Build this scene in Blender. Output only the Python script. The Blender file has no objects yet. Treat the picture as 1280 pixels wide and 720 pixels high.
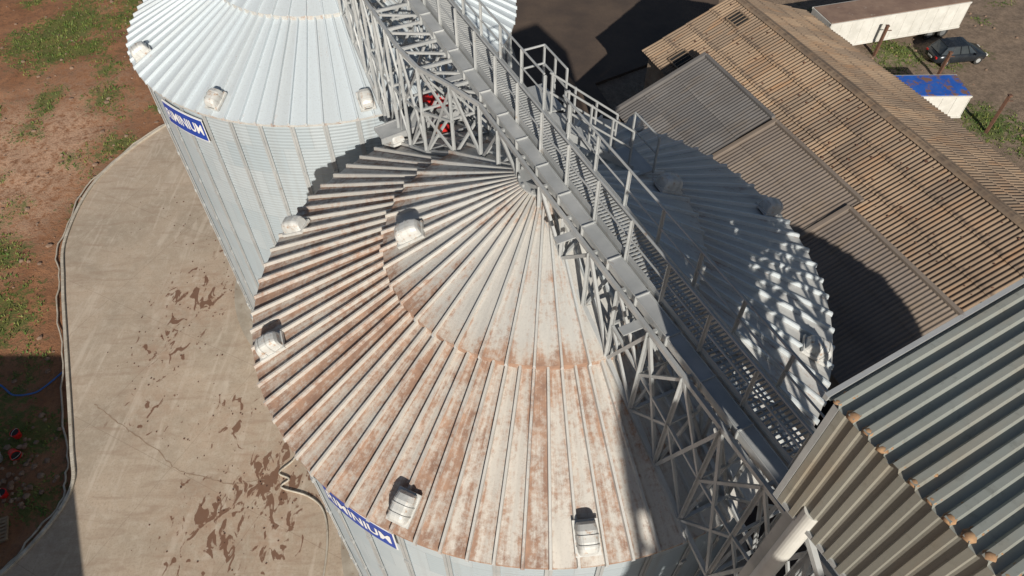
import bpy, bmesh, math, random
from mathutils import Vector, noise
random.seed(7)
scene=bpy.context.scene
COL=scene.collection
V=Vector
# ------------------------------------------------------------------ camera / light
cam=bpy.data.cameras.new("camera"); co=bpy.data.objects.new("camera",cam); COL.objects.link(co)
co.location=(0,0,29.5); co.rotation_euler=(math.radians(40),0,0)
cam.sensor_width=36; cam.lens=36*880/1280; cam.clip_end=2000; cam.clip_start=.1
scene.camera=co
SUN=V((.107,-.883,.454)).normalized()
sl=bpy.data.lights.new("sun","SUN"); sl.energy=5.0; sl.angle=math.radians(.5); sl.color=(1,.935,.83)
so=bpy.data.objects.new("sun",sl); COL.objects.link(so); so.rotation_euler=(-SUN).to_track_quat('-Z','Y').to_euler()
so.location=(0,0,60)
w=bpy.data.worlds.new("World"); scene.world=w; w.use_nodes=True
nt=w.node_tree; bg=nt.nodes['Background']; sk=nt.nodes.new('ShaderNodeTexSky'); sk.sky_type='NISHITA'; sk.sun_disc=False
sk.sun_elevation=math.radians(27); sk.sun_rotation=math.radians(173)
nt.links.new(sk.outputs[0],bg.inputs[0]); bg.inputs[1].default_value=.05
scene.view_settings.view_transform='Standard'; scene.view_settings.look='None'; scene.view_settings.exposure=0

# ------------------------------------------------------------------ node helpers
class NT:
    def __init__(s,name):
        s.m=bpy.data.materials.new(name); s.m.use_nodes=True; s.t=s.m.node_tree
        s.b=s.t.nodes['Principled BSDF']
    def n(s,ty): return s.t.nodes.new(ty)
    def L(s,a,b): s.t.links.new(a,b)
    def put(s,sock,val):
        if hasattr(val,'is_output'): s.L(val,sock)
        else:
            if isinstance(val,(tuple,list)) and len(val)==3 and sock.type=='RGBA': val=(*val,1)
            sock.default_value=val
    def obj(s): return s.n('ShaderNodeTexCoord').outputs['Object']
    def uv(s): return s.n('ShaderNodeTexCoord').outputs['UV']
    def mapv(s,v,scale=(1,1,1),loc=(0,0,0)):
        m=s.n('ShaderNodeMapping'); s.L(v,m.inputs[0]); m.inputs['Scale'].default_value=scale; m.inputs['Location'].default_value=loc; return m.outputs[0]
    def noise(s,v,scale=1,detail=5,rough=.6,dist=0):
        n=s.n('ShaderNodeTexNoise'); s.L(v,n.inputs['Vector']); n.inputs['Scale'].default_value=scale; n.inputs['Detail'].default_value=min(detail,6)
        n.inputs['Roughness'].default_value=rough; n.inputs['Distortion'].default_value=dist; return n.outputs['Fac']
    def rng(s,v,a,b,c=0,d=1):
        n=s.n('ShaderNodeMapRange'); s.put(n.inputs[0],v); n.inputs[1].default_value=a; n.inputs[2].default_value=b; n.inputs[3].default_value=c; n.inputs[4].default_value=d; return n.outputs[0]
    def mix(s,f,a,b,mode='MIX'):
        n=s.n('ShaderNodeMix'); n.data_type='RGBA'; n.blend_type=mode; s.put(n.inputs[0],f); s.put(n.inputs[6],a); s.put(n.inputs[7],b); return n.outputs[2]
    def ma(s,op,a,b=0.0):
        n=s.n('ShaderNodeMath'); n.operation=op; s.put(n.inputs[0],a); s.put(n.inputs[1],b); return n.outputs[0]
    def attr(s,name):
        n=s.n('ShaderNodeAttribute'); n.attribute_name=name; return n
    def sep(s,v):
        n=s.n('ShaderNodeSeparateXYZ'); s.L(v,n.inputs[0]); return n.outputs
    def dist(s,v,p):
        n=s.n('ShaderNodeVectorMath'); n.operation='DISTANCE'; s.L(v,n.inputs[0]); n.inputs[1].default_value=p; return n.outputs['Value']
    def bump(s,h,st=.3,d=.02):
        n=s.n('ShaderNodeBump'); s.L(h,n.inputs['Height']); n.inputs['Strength'].default_value=st; n.inputs['Distance'].default_value=d; s.L(n.outputs[0],s.b.inputs['Normal'])
    def fin(s,col,rough=.7,metal=0.0):
        s.put(s.b.inputs['Base Color'],col); s.put(s.b.inputs['Roughness'],rough); s.put(s.b.inputs['Metallic'],metal); return s.m

def weathered(name,c1,c2,scale=2,rough=.6,metal=0,c3=None,t3=.62,bump=.15):
    k=NT(name); o=k.obj(); n1=k.noise(o,scale,5); c=k.mix(k.rng(n1,.35,.65),c1,c2)
    if c3:
        n2=k.noise(k.mapv(o,(1,1,1),(7,3,1)),scale*2.3,6,.7); c=k.mix(k.rng(n2,t3,t3+.1),c,c3)
    if bump: k.bump(k.noise(o,scale*12,3),bump,.01)
    return k.fin(c,k.rng(n1,.3,.7,rough-.1,rough+.12),metal)

M={}
M['galv']=weathered('galvanised_steel',(.50,.51,.51),(.38,.395,.40),1.5,.5,.25,(.30,.22,.16),.64)
M['galvdark']=weathered('galvanised_dull',(.24,.25,.255),(.17,.18,.185),2,.55,.4,(.2,.14,.1),.62)
M['white']=weathered('white_paint',(.68,.67,.63),(.55,.54,.5),1.2,.5,0,(.3,.2,.13),.66)
M['vent']=weathered('vent_steel',(.64,.64,.62),(.52,.52,.50),3,.5,.1,(.42,.28,.19),.56,0)
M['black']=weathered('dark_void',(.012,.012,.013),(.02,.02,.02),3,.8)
M['rubber']=weathered('rubber',(.02,.02,.02),(.035,.033,.03),6,.85)
M['red']=weathered('red_paint',(.65,.015,.015),(.5,.02,.02),4,.45,0,(.15,.05,.03),.66)
M['blue']=weathered('blue_sign',(.015,.05,.30),(.02,.06,.34),2,.45)
M['lett']=weathered('white_lettering',(.78,.78,.78),(.72,.72,.72),2,.5)
M['rust']=weathered('rusty_steel',(.16,.075,.045),(.09,.05,.035),5,.85,0,(.25,.1,.05),.6)
M['brown']=weathered('grain_dust',(.42,.26,.14),(.26,.15,.085),9,.95)
M['concf']=weathered('foundation_concrete',(.46,.41,.34),(.34,.29,.23),1.5,.9,0,(.22,.14,.1),.6)
M['brick']=weathered('old_render',(.36,.29,.22),(.28,.2,.15),1.2,.9,0,(.17,.1,.07),.6)
M['kerb']=weathered('kerb_concrete',(.56,.51,.43),(.42,.37,.3),2,.85,0,(.24,.15,.1),.6)
M['bluetarp']=weathered('blue_roof_paint',(.02,.09,.42),(.03,.14,.55),.8,.4,0,(.22,.12,.08),.5)
M['hose']=weathered('blue_hose',(.03,.12,.4),(.03,.1,.3),5,.4)
M['carpaint']=weathered('dark_car_paint',(.022,.027,.035),(.03,.035,.042),2,.25,.3,bump=0)
M['glass']=weathered('car_glass',(.03,.04,.05),(.05,.06,.07),2,.08,.0,bump=0)
M['stone']=weathered('rubble_stone',(.30,.21,.15),(.18,.11,.075),3,.95)
M['orange']=weathered('orange_timber',(.5,.22,.05),(.35,.15,.05),2,.8)
M['crack']=weathered('crack_dirt',(.27,.18,.12),(.34,.25,.18),4,.95)

# ------------------------------------------------------------------ mesh builder
class MB:
    def __init__(s): s.v=[];s.f=[];s.m=[];s.uv=[];s.c=[]
    def face(s,pts,mi=0,uv=None,c=None):
        b=len(s.v); s.v+= [tuple(p) for p in pts]; s.f.append(tuple(range(b,b+len(pts)))); s.m.append(mi)
        s.uv.append(uv or [(0,0)]*len(pts)); s.c.append(c or [0]*len(pts))
    def idx(s,ids,mi=0,uv=None,c=None):
        s.f.append(tuple(ids)); s.m.append(mi); s.uv.append(uv or [(0,0)]*len(ids)); s.c.append(c or [0]*len(ids))
    def hexa(s,c8,mi=0):
        b=len(s.v); s.v+=[tuple(p) for p in c8]
        for q in ((0,3,2,1),(4,5,6,7),(0,1,5,4),(1,2,6,5),(2,3,7,6),(3,0,4,7)): s.idx([b+i for i in q],mi)
    def box(s,c,sx,sy,sz,rz=0,mi=0):
        c=V(c); X=V((math.cos(rz),math.sin(rz),0))*sx/2; Y=V((-math.sin(rz),math.cos(rz),0))*sy/2; Z=V((0,0,sz/2))
        s.hexa([c-X-Y-Z,c+X-Y-Z,c+X+Y-Z,c-X+Y-Z,c-X-Y+Z,c+X-Y+Z,c+X+Y+Z,c-X+Y+Z],mi)
    def beam(s,a,b,w=.06,h=.06,mi=0,up=(0,0,1)):
        a=V(a);b=V(b);d=(b-a)
        if d.length<1e-5: return
        d.normalize(); S=d.cross(V(up))
        if S.length<.05: S=d.cross(V((.9,.43,0)))
        S.normalize(); U=S.cross(d); S=S*w/2; U=U*h/2
        s.hexa([a-S-U,a+S-U,a+S+U,a-S+U,b-S-U,b+S-U,b+S+U,b-S+U],mi)
    def angle(s,a,b,w=.06,mi=0):
        s.beam(a,b,w,.012,mi); a=V(a);b=V(b);d=(b-a)
        if d.length<1e-5: return
        d.normalize(); S=d.cross(V((0,0,1)))
        if S.length<.05: S=d.cross(V((.9,.43,0)))
        S.normalize(); U=S.cross(d); o=S*(w/2-.006)-U*(w/2+.006)
        s.beam(a+o,b+o,.012,w,mi)
    def tube(s,a,b,r,n=8,mi=0,r2=None,cap=True):
        a=V(a);b=V(b);d=(b-a).normalized(); S=d.cross(V((0,0,1)))
        if S.length<.05: S=V((1,0,0))
        S.normalize();U=S.cross(d); r2=r if r2 is None else r2; i0=len(s.v)
        for p,rr in ((a,r),(b,r2)):
            for k in range(n):
                t=2*math.pi*k/n; s.v.append(tuple(p+S*math.cos(t)*rr+U*math.sin(t)*rr))
        for k in range(n): s.idx([i0+k,i0+(k+1)%n,i0+n+(k+1)%n,i0+n+k],mi)
        if cap: s.idx([i0+n-1-k for k in range(n)],mi); s.idx([i0+n+k for k in range(n)],mi)
    def path(s,pts,r,n=6,mi=0):
        i0=len(s.v); m=len(pts)
        for i,p in enumerate(pts):
            d=(V(pts[min(i+1,m-1)])-V(pts[max(i-1,0)])).normalized(); S=d.cross(V((0,0,1))); S.normalize(); U=S.cross(d)
            for k in range(n):
                t=2*math.pi*k/n; s.v.append(tuple(V(p)+S*math.cos(t)*r+U*math.sin(t)*r))
        for i in range(m-1):
            for k in range(n): s.idx([i0+i*n+k,i0+i*n+(k+1)%n,i0+(i+1)*n+(k+1)%n,i0+(i+1)*n+k],mi)
    def extr(s,prof,o,X,Z,Y,w,mi=0):
        o=V(o);b=len(s.v);n=len(prof)
        for sg in (-.5,.5):
            for x,z in prof: s.v.append(tuple(o+X*x+Z*z+Y*(w*sg)))
        s.idx([b+i for i in range(n)],mi); s.idx([b+n+n-1-i for i in range(n)],mi)
        for i in range(n): s.idx([b+i,b+n+i,b+n+(i+1)%n,b+(i+1)%n],mi)
    def obj(s,name,mats,parent=None,smooth=False,bevel=0,loc=None,recalc=True,colname='tint'):
        me=bpy.data.meshes.new(name); me.from_pydata(s.v,[],s.f); me.update()
        for m in mats: me.materials.append(m)
        me.polygons.foreach_set('material_index',s.m)
        uvl=me.uv_layers.new(name='UVMap'); fl=[]
        for u in s.uv:
            for q in u: fl+= [q[0],q[1]]
        uvl.data.foreach_set('uv',fl)
        ca=me.color_attributes.new(colname,'FLOAT_COLOR','CORNER'); fl=[]
        for cc in s.c:
            for q in cc: fl+=[q,q,q,1] if not isinstance(q,tuple) else [q[0],q[1],q[2],1]
        ca.data.foreach_set('color',fl)
        if smooth: me.polygons.foreach_set('use_smooth',[True]*len(me.polygons))
        if recalc:
            bm=bmesh.new(); bm.from_mesh(me); bmesh.ops.recalc_face_normals(bm,faces=bm.faces); bm.to_mesh(me); bm.free()
        o=bpy.data.objects.new(name,me); COL.objects.link(o)
        if parent: o.parent=parent
        if loc: o.location=loc
        if bevel:
            md=o.modifiers.new('bevel','BEVEL'); md.width=bevel; md.segments=2; md.limit_method='ANGLE'
        return o
def empty(name,loc=(0,0,0),rz=0):
    e=bpy.data.objects.new(name,None); COL.objects.link(e); e.location=loc; e.rotation_euler=(0,0,rz); e.empty_display_size=.5; return e

# ------------------------------------------------------------------ special materials
def roof_mat():
    k=NT('silo_roof_steel'); uv=k.uv(); s=k.sep(uv); o=k.obj()
    f=k.ma('FRACT',s[0]); e=k.ma('MULTIPLY',k.ma('ABSOLUTE',k.ma('SUBTRACT',f,.5)),2.0)
    D=k.attr('tint').outputs['Fac']
    streak=k.noise(k.mapv(uv,(3.5,.45,1)),1,6,.65)
    speck=k.noise(o,7,6,.78)
    big=k.noise(o,.8,5,.65)
    wn=k.n('ShaderNodeTexWhiteNoise'); wn.noise_dimensions='1D'; k.L(k.ma('FLOOR',s[0]),wn.inputs['W'])
    x=k.ma('ADD',D,k.ma('MULTIPLY',k.ma('SUBTRACT',streak,.5),1.6))
    x=k.ma('ADD',x,k.ma('MULTIPLY',k.ma('SUBTRACT',speck,.5),1.9))
    x=k.ma('ADD',x,k.ma('MULTIPLY',k.ma('SUBTRACT',big,.5),1.4))
    x=k.ma('ADD',x,k.ma('MULTIPLY',k.ma('POWER',e,4.0),.5))
    x=k.ma('ADD',x,k.ma('MULTIPLY',k.ma('SUBTRACT',wn.outputs['Value'],.5),.3))
    fac=k.ma('MULTIPLY',k.rng(x,.48,1.02),.9)
    metal=k.mix(k.rng(k.noise(k.mapv(uv,(3,1.2,1)),1.3,5),.35,.65),(.58,.575,.55),(.47,.475,.465))
    metal=k.mix(k.rng(D,.02,.2),(.57,.63,.67),metal)
    metal=k.mix(k.ma('MULTIPLY',wn.outputs['Value'],.25),metal,(.42,.43,.43))
    metal=k.mix(k.rng(D,.2,.85,0,.55),metal,(.57,.48,.385))
    dust=k.mix(k.rng(k.noise(o,3,6),.35,.65),(.37,.215,.14),(.225,.12,.078))
    c=k.mix(fac,metal,dust)
    c=k.mix(k.rng(k.noise(o,22,4,.7),.52,.72,0,.25),c,(.2,.16,.13))
    return k.fin(c,k.rng(fac,0,.8,.5,.9),k.rng(fac,0,.6,.15,0))
M['roof']=roof_mat()
def wall_mat():
    k=NT('silo_wall_steel'); uv=k.uv(); br=k.n('ShaderNodeTexBrick'); k.L(uv,br.inputs['Vector'])
    br.offset=.5; br.inputs['Scale'].default_value=1; br.inputs['Brick Width'].default_value=2.14; br.inputs['Row Height'].default_value=1.1
    br.inputs['Mortar Size'].default_value=.006; br.inputs['Color1'].default_value=(.45,.52,.565,1); br.inputs['Color2'].default_value=(.53,.585,.62,1)
    br.inputs['Mortar'].default_value=(.38,.42,.45,1)
    st=k.noise(k.mapv(uv,(2.5,.12,1)),1,6,.6)
    c=k.mix(k.rng(st,.5,.72,0,.45),br.outputs[0],(.36,.37,.37))
    z=k.sep(uv)[1]
    low=k.ma('MULTIPLY',k.rng(z,4.5,0),k.rng(k.noise(uv,1.1,6),.35,.65)); c=k.mix(k.ma('MULTIPLY',low,.7),c,(.36,.25,.17))
    return k.fin(c,k.rng(st,.3,.7,.36,.5),.3)
M['wall']=wall_mat()
def sheet_mat(name,c1,c2,stain,dark,rough=.85,metal=0,rowh=1.6,st_t=.5,edge_s=.7,ds=.45):
    k=NT(name); uv=k.uv(); s=k.sep(uv); T=k.attr('tint').outputs['Fac']; o=k.obj()
    c=k.mix(T,c1,c2)
    n1=k.noise(k.mapv(uv,(1.6,.35,1)),1,6,.65); c=k.mix(k.rng(n1,st_t,st_t+.22,0,.75),c,stain)
    n2=k.noise(uv,6,6,.75); c=k.mix(k.rng(n2,.55,.75,0,.6),c,dark)
    if edge_s:
        fr=k.ma('FRACT',k.ma('DIVIDE',s[1],rowh)); edge=k.ma('MULTIPLY',k.rng(k.ma('ABSOLUTE',k.ma('SUBTRACT',fr,.06)),.10,.0),k.rng(k.noise(k.mapv(uv,(2.6,.6,1)),1.6,4),.40,.56))
        c=k.mix(k.ma('MULTIPLY',edge,edge_s),c,dark)
    n3=k.noise(o,.25,4,.6); c=k.mix(k.rng(n3,.4,.65,0,ds),c,dark)
    k.bump(n2,.25,.01)
    return k.fin(c,rough,metal)
M['asb']=sheet_mat('fibre_cement_roof',(.34,.245,.165),(.22,.165,.12),(.34,.19,.095),(.09,.065,.05),rowh=1.583,edge_s=.85)
M['asb2']=sheet_mat('grey_sheet_roof',(.18,.17,.165),(.125,.12,.12),(.17,.135,.105),(.07,.062,.058),edge_s=.25,rowh=2.0)
M['asb3']=sheet_mat('tan_sheet_roof',(.245,.20,.165),(.18,.15,.13),(.22,.165,.115),(.10,.08,.068),edge_s=.25,rowh=2.0)
M['trap']=sheet_mat('green_grey_profiled_roof',(.33,.35,.325),(.28,.30,.28),(.33,.28,.21),(.12,.12,.10),.55,.15,rowh=50,st_t=.46,edge_s=0,ds=.25)
M['clad']=sheet_mat('grey_wall_cladding',(.30,.29,.25),(.25,.245,.215),(.28,.225,.16),(.15,.14,.11),.6,.1,rowh=50,edge_s=0,ds=.25)
def concrete():
    k=NT('apron_concrete'); o=k.obj()
    a=k.noise(o,.22,6,.6,.6); b=k.noise(o,1.7,6,.7); f=k.noise(o,14,5,.7)
    c=k.mix(k.rng(a,.35,.65),(.52,.415,.315),(.39,.32,.245))
    c=k.mix(k.rng(b,.48,.70,0,.65),c,(.57,.49,.395))
    c=k.mix(k.rng(f,.48,.7,0,.5),c,(.28,.21,.155))
    tr=k.noise(k.mapv(o,(1.8,.22,1)),1,6,.6,.8); c=k.mix(k.rng(tr,.54,.66,0,.5),c,(.62,.53,.43))
    tr2=k.noise(k.mapv(o,(.3,1.4,1),(3,8,0)),1,6,.6,1.5); c=k.mix(k.rng(tr2,.52,.68,0,.5),c,(.33,.235,.17))
    br=k.n('ShaderNodeTexBrick'); rot=k.n('ShaderNodeMapping'); k.L(o,rot.inputs[0]); rot.inputs['Rotation'].default_value=(0,0,math.radians(-64)); k.L(rot.outputs[0],br.inputs['Vector'])
    br.offset=0; br.inputs['Scale'].default_value=1; br.inputs['Brick Width'].default_value=6; br.inputs['Row Height'].default_value=5; br.inputs['Mortar Size'].default_value=.014
    c=k.mix(k.ma('MULTIPLY',br.outputs['Fac'],.35),c,(.2,.14,.1))
    m=None
    for (x,y,r,st) in ((-17.0,24.0,3.2,1),(-17.6,20.6,2.3,.8),(-17.2,17.2,2.6,.6),(-10.9,13.7,3.2,1),(-12.8,11.8,3.2,.95),(-10.2,11.2,2.6,.9),(-13.5,16.5,2.5,.6),(-15.2,28.0,2.4,.55)):
        d=k.ma('MULTIPLY',k.rng(k.dist(o,(x,y,0)),r,r*.15),st); m=d if m is None else k.ma('MAXIMUM',m,d)
    pn=k.noise(k.mapv(o,(1.1,.6,1)),1.9,4,.5,1.2)
    mm=k.rng(k.ma('ADD',pn,k.ma('MULTIPLY',m,.20)),.695,.72)
    mm=k.ma('MULTIPLY',mm,k.rng(m,.05,.25))
    halo=k.ma('MULTIPLY',m,k.rng(k.noise(o,2.2,6),.38,.62)); c=k.mix(k.ma('MULTIPLY',halo,.55),c,(.38,.225,.145))
    c=k.mix(k.ma('MULTIPLY',mm,.88),c,(.18,.088,.052))
    k.bump(f,.25,.01)
    return k.fin(c,k.rng(mm,0,1,.88,.5))
M['conc']=concrete()
def asph():
    k=NT('yard_asphalt'); o=k.obj(); a=k.noise(o,.3,6); f=k.noise(o,9,6,.7)
    c=k.mix(k.rng(a,.35,.65),(.07,.05,.04),(.115,.08,.058)); c=k.mix(k.rng(f,.5,.7,0,.4),c,(.04,.035,.03)); k.bump(f,.3,.01); return k.fin(c,.9)
M['asph']=asph()
def soil():
    k=NT('soil_and_grass'); o=k.obj(); A=k.attr('tint'); s=k.n('ShaderNodeSeparateColor'); k.L(A.outputs['Color'],s.inputs[0]); g=s.outputs[0]; yard=s.outputs[1]; pale=s.outputs[2]
    f=k.noise(o,2.6,6,.72); f2=k.noise(o,.45,6,.65,.5); f3=k.noise(o,11,5,.7)
    c=k.mix(k.rng(f2,.35,.65),(.23,.10,.045),(.37,.175,.085))
    c=k.mix(k.rng(f,.48,.66,0,.8),c,(.12,.058,.032))
    c=k.mix(k.ma('MULTIPLY',pale,k.rng(f,.38,.55)),c,(.56,.35,.23))
    yc=k.mix(k.rng(f,.4,.62),(.27,.20,.145),(.17,.125,.09)); c=k.mix(yard,c,yc)
    gr=k.mix(k.rng(f3,.35,.65),(.055,.10,.015),(.13,.17,.035)); gm=k.rng(k.ma('ADD',g,k.ma('MULTIPLY',k.ma('SUBTRACT',f,.5),1.9)),.38,.6)
    c=k.mix(k.ma('MULTIPLY',gm,.8),c,gr)
    c=k.mix(k.rng(f3,.5,.7,0,.5),c,(.10,.06,.035))
    k.bump(k.ma('ADD',f,f3),.7,.08); return k.fin(c,.95)
M['soil']=soil()
def grassm():
    k=NT('grass_blades'); T=k.attr('tint').outputs['Fac']; c=k.mix(T,(.045,.12,.012),(.20,.21,.05)); return k.fin(c,.7)
M['grass']=grassm()

# ------------------------------------------------------------------ ground
GR=[(-35,50,4.2,1.2),(-33,55,5,.8),(-28.5,42.5,2.6,.8),(-26.6,37.2,1.9,1),(-27.5,22.5,2.8,1),(-29,27,2.4,.8),(-28,19,3,.8),(-22.5,16,2.0,.8),(-21.5,12.5,1.6,.7),(-23.5,45,2.8,.9),(-38,42,3,.5),(-24.5,41.5,1.4,.8),(-31,48,2,.7),
    (29,47.6,2.6,1),(32.6,47,1.6,.7),(32.3,39.8,2.8,1),(35.5,37,3,1),(29,44,1.6,.8),(38,33,3,.8)]
def gfun(x,y):
    g=0
    for a,b,r,s in GR: g=max(g,s*math.exp(-((x-a)**2+(y-b)**2)/(r*r)))
    n=noise.noise(V((x*.35,y*.35,3)))
    if x<-15: g=max(g,.24+n*.5)
    elif x>20: g=max(g,.1+n*.4)
    return max(0,min(1,g*(.8+.7*n)))
def yfun(x,y): return max(0,min(1,(x+6)/10))
def pfun(x,y):
    d=math.exp(-((x+30.5)**2)/14-((y-36)**2)/60)+.8*math.exp(-((x+37)**2)/20-((y-35)**2)/40); return max(0,min(1,d*1.3+.35*noise.noise(V((x*.4,y*.4,9)))))
def hfun(x,y): return -.14+.10*noise.noise(V((x*.8,y*.8,0)))+.035*noise.noise(V((x*3,y*3,5)))
def axis(a,b,st,far):
    r=[a+i*st for i in range(int((b-a)/st)+1)]
    lo=[];v=a;s=st
    while v>-far: s*=1.5; v-=s; lo.append(v)
    hi=[];v=r[-1];s=st
    while v<far: s*=1.5; v+=s; hi.append(v)
    return lo[::-1]+r+hi
xs=axis(-48,44,.5,500); ys=axis(2,66,.5,500)
g=MB(); nx=len(xs)
for y in ys:
    for x in xs: g.v.append((x,y,hfun(x,y) if abs(x)<80 and abs(y)<90 else -.1))
cc=[[(gfun(x,y),yfun(x,y),pfun(x,y)) for x in xs] for y in ys]
for j in range(len(ys)-1):
    for i in range(nx-1):
        g.idx([j*nx+i,j*nx+i+1,(j+1)*nx+i+1,(j+1)*nx+i],0,None,[cc[j][i],cc[j][i+1],cc[j+1][i+1],cc[j+1][i]])
g.obj('ground',[M['soil']],smooth=True,recalc=False)
def smooth_path(P,n=8):
    out=[]
    for i in range(len(P)-1):
        p0=V(P[max(i-1,0)]);p1=V(P[i]);p2=V(P[i+1]);p3=V(P[min(i+2,len(P)-1)])
        for k in range(n):
            t=k/n; out.append(.5*((2*p1)+(p2-p0)*t+(2*p0-5*p1+4*p2-p3)*t*t+(3*p1-p0-3*p2+p3)*t**3))
    out.append(V(P[-1])); return out
KP=[(-9,50,0),(-15,47.5,0),(-20,43.3,0),(-23.9,38.4,0),(-26.0,33.6,0),(-25.9,28.6,0),(-24.7,25.2,0),(-22.6,20.5,0),(-20.2,15.2,0),(-19.4,13.1,0),(-20.0,10.8,0),(-21.5,8.6,0),(-24,6,0)]
kc=smooth_path(KP,8)
def outside(x,y):
    if y>50 or y<6: return True
    for a,b in zip(kc,kc[1:]):
        if (a.y-y)*(b.y-y)<=0 and abs(a.y-b.y)>1e-6:
            t=(y-a.y)/(b.y-a.y); return x<a.x+(b.x-a.x)*t-.35
    return True
gb=MB()
cnt=0
while cnt<13000:
    if random.random()<.7: x=random.uniform(-46,-18); y=random.uniform(8,62)
    else: x=random.uniform(26,42); y=random.uniform(30,60)
    gg=gfun(x,y)
    if gg<.3 or random.random()>gg: cnt+=.2; continue
    if x<0 and not outside(x,y): continue
    cnt+=1
    z=hfun(x,y); t=random.random()
    for q in range(4):
        a=random.uniform(0,6.28); h=random.uniform(.04,.16)*(.6+gg*.6); wd=random.uniform(.02,.055); dx=math.cos(a);dy=math.sin(a)
        ox=random.uniform(-.16,.16);oy=random.uniform(-.16,.16); ln=random.uniform(.02,.16)
        gb.face([(x+ox-dy*wd,y+oy+dx*wd,z),(x+ox+dy*wd,y+oy-dx*wd,z),(x+ox+dx*ln,y+oy+dy*ln,z+h)],0,None,[t]*3)
gb.obj('grass',[M['grass']],recalc=False)
def lump(mb,c,r,mi=0,fl=.6):
    bm=bmesh.new(); bmesh.ops.create_icosphere(bm,subdivisions=1,radius=1)
    sd=random.random()*50; b=len(mb.v)
    for v in bm.verts:
        q=1+.45*noise.noise(v.co*1.3+V((sd,0,0))); mb.v.append((c[0]+v.co.x*r*q,c[1]+v.co.y*r*q,c[2]+v.co.z*r*fl*q))
    for f in bm.faces: mb.idx([b+v.index for v in f.verts],mi)
    bm.free()
st=MB()
for i in range(700):
    x=random.uniform(-42,-20);y=random.uniform(9,58)
    if not outside(x,y): continue
    r=random.choice([.04,.05,.07,.1,.16])*random.uniform(.7,1.3)
    lump(st,(x,y,hfun(x,y)+r*.1),r)
for i in range(80):
    x=random.uniform(24,40);y=random.uniform(34,58); lump(st,(x,y,hfun(x,y)+.02),random.uniform(.05,.15))
st.obj('scattered_stones',[M['stone']])
cl_=MB()
for i in range(260):
    c0=random.choice([(-17,24),(-17.5,20.5),(-11,13.5),(-13,12),(-14,17),(-16,28),(-20,30)])
    x=random.gauss(c0[0],1.4);y=random.gauss(c0[1],1.6)
    if outside(x,y) or math.hypot(x+7.2,y-26)<8.2 or math.hypot(x-.75,y-12)<8.2: continue
    lump(cl_,(x,y,.055),random.uniform(.015,.05))
cl_.obj('mud_clods',[M['rust']])
ap=MB(); poly=[(p.x,p.y) for p in kc]+[(-26,-22),(22,-22),(22,-5),(14,14),(4,36),(0,50)]
n=len(poly); zt=.05
ap.v=[(x,y,zt) for x,y in poly]+[(x,y,-.4) for x,y in poly]; ap.idx(list(range(n)))
for i in range(n): ap.idx([i,n+i,n+(i+1)%n,(i+1)%n])
ap.obj('concrete_apron',[M['conc']])
ya=MB(); py=[(-2,60),(2,38),(9,22),(10,8),(12,-22),(30,-22),(24,0),(19,12),(9,34),(6,44),(16,50),(18,60)]
ya.v=[(x,y,.056) for x,y in py]+[(x,y,-.4) for x,y in py]; n=len(py); ya.idx(list(range(n)))
for i in range(n): ya.idx([i,n+i,n+(i+1)%n,(i+1)%n])
ya.obj('asphalt_yard',[M['asph']])
kb=MB()
for i,(a,b) in enumerate(zip(kc,kc[1:])):
    kb.beam(a+V((0,0,.07)),b+V((0,0,.07)),.16,.18)
kb.obj('kerb',[M['kerb']],bevel=.02)
pb=MB(); pp=[p+V((-.34+.1*math.sin(i*.7)+.05*math.sin(i*2.1),0,-.03)) for i,p in enumerate(kc)]; pb.path(pp,.045,7); pb.obj('drain_pipe',[M['kerb']],smooth=True)
hz=MB(); hp=smooth_path([(-9.7,15.2,.1),(-9.9,14.5,.1),(-10.4,13.9,.1),(-9.9,13.6,.1),(-10.15,13.2,.1),(-8.9,12.8,.1),(-8.1,12.1,.1),(-7.7,10.6,.1),(-7.6,8,.1),(-7.2,5,.1)],6); hz.path(hp,.045,7)
hz.obj('water_hose',[M['kerb']],smooth=True)
ck=MB(); cp=smooth_path([(-20.0,17.4,.054),(-18.9,16.7,.054),(-17.5,15.8,.054),(-16.2,15.0,.054),(-14.9,14.0,.054),(-13.6,13.7,.054),(-12.4,13.4,.054),(-11,13.6,.054)],7)
cp=[p+V((random.uniform(-.04,.04),random.uniform(-.04,.04),0)) for p in cp]
for a,b in zip(cp,cp[1:]):
    n0=V((.5,.85,0))*random.uniform(.01,.03); ck.face([a-n0,b-n0,b+n0,a+n0])
ck.obj('slab_crack',[M['crack']],recalc=False)

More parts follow.
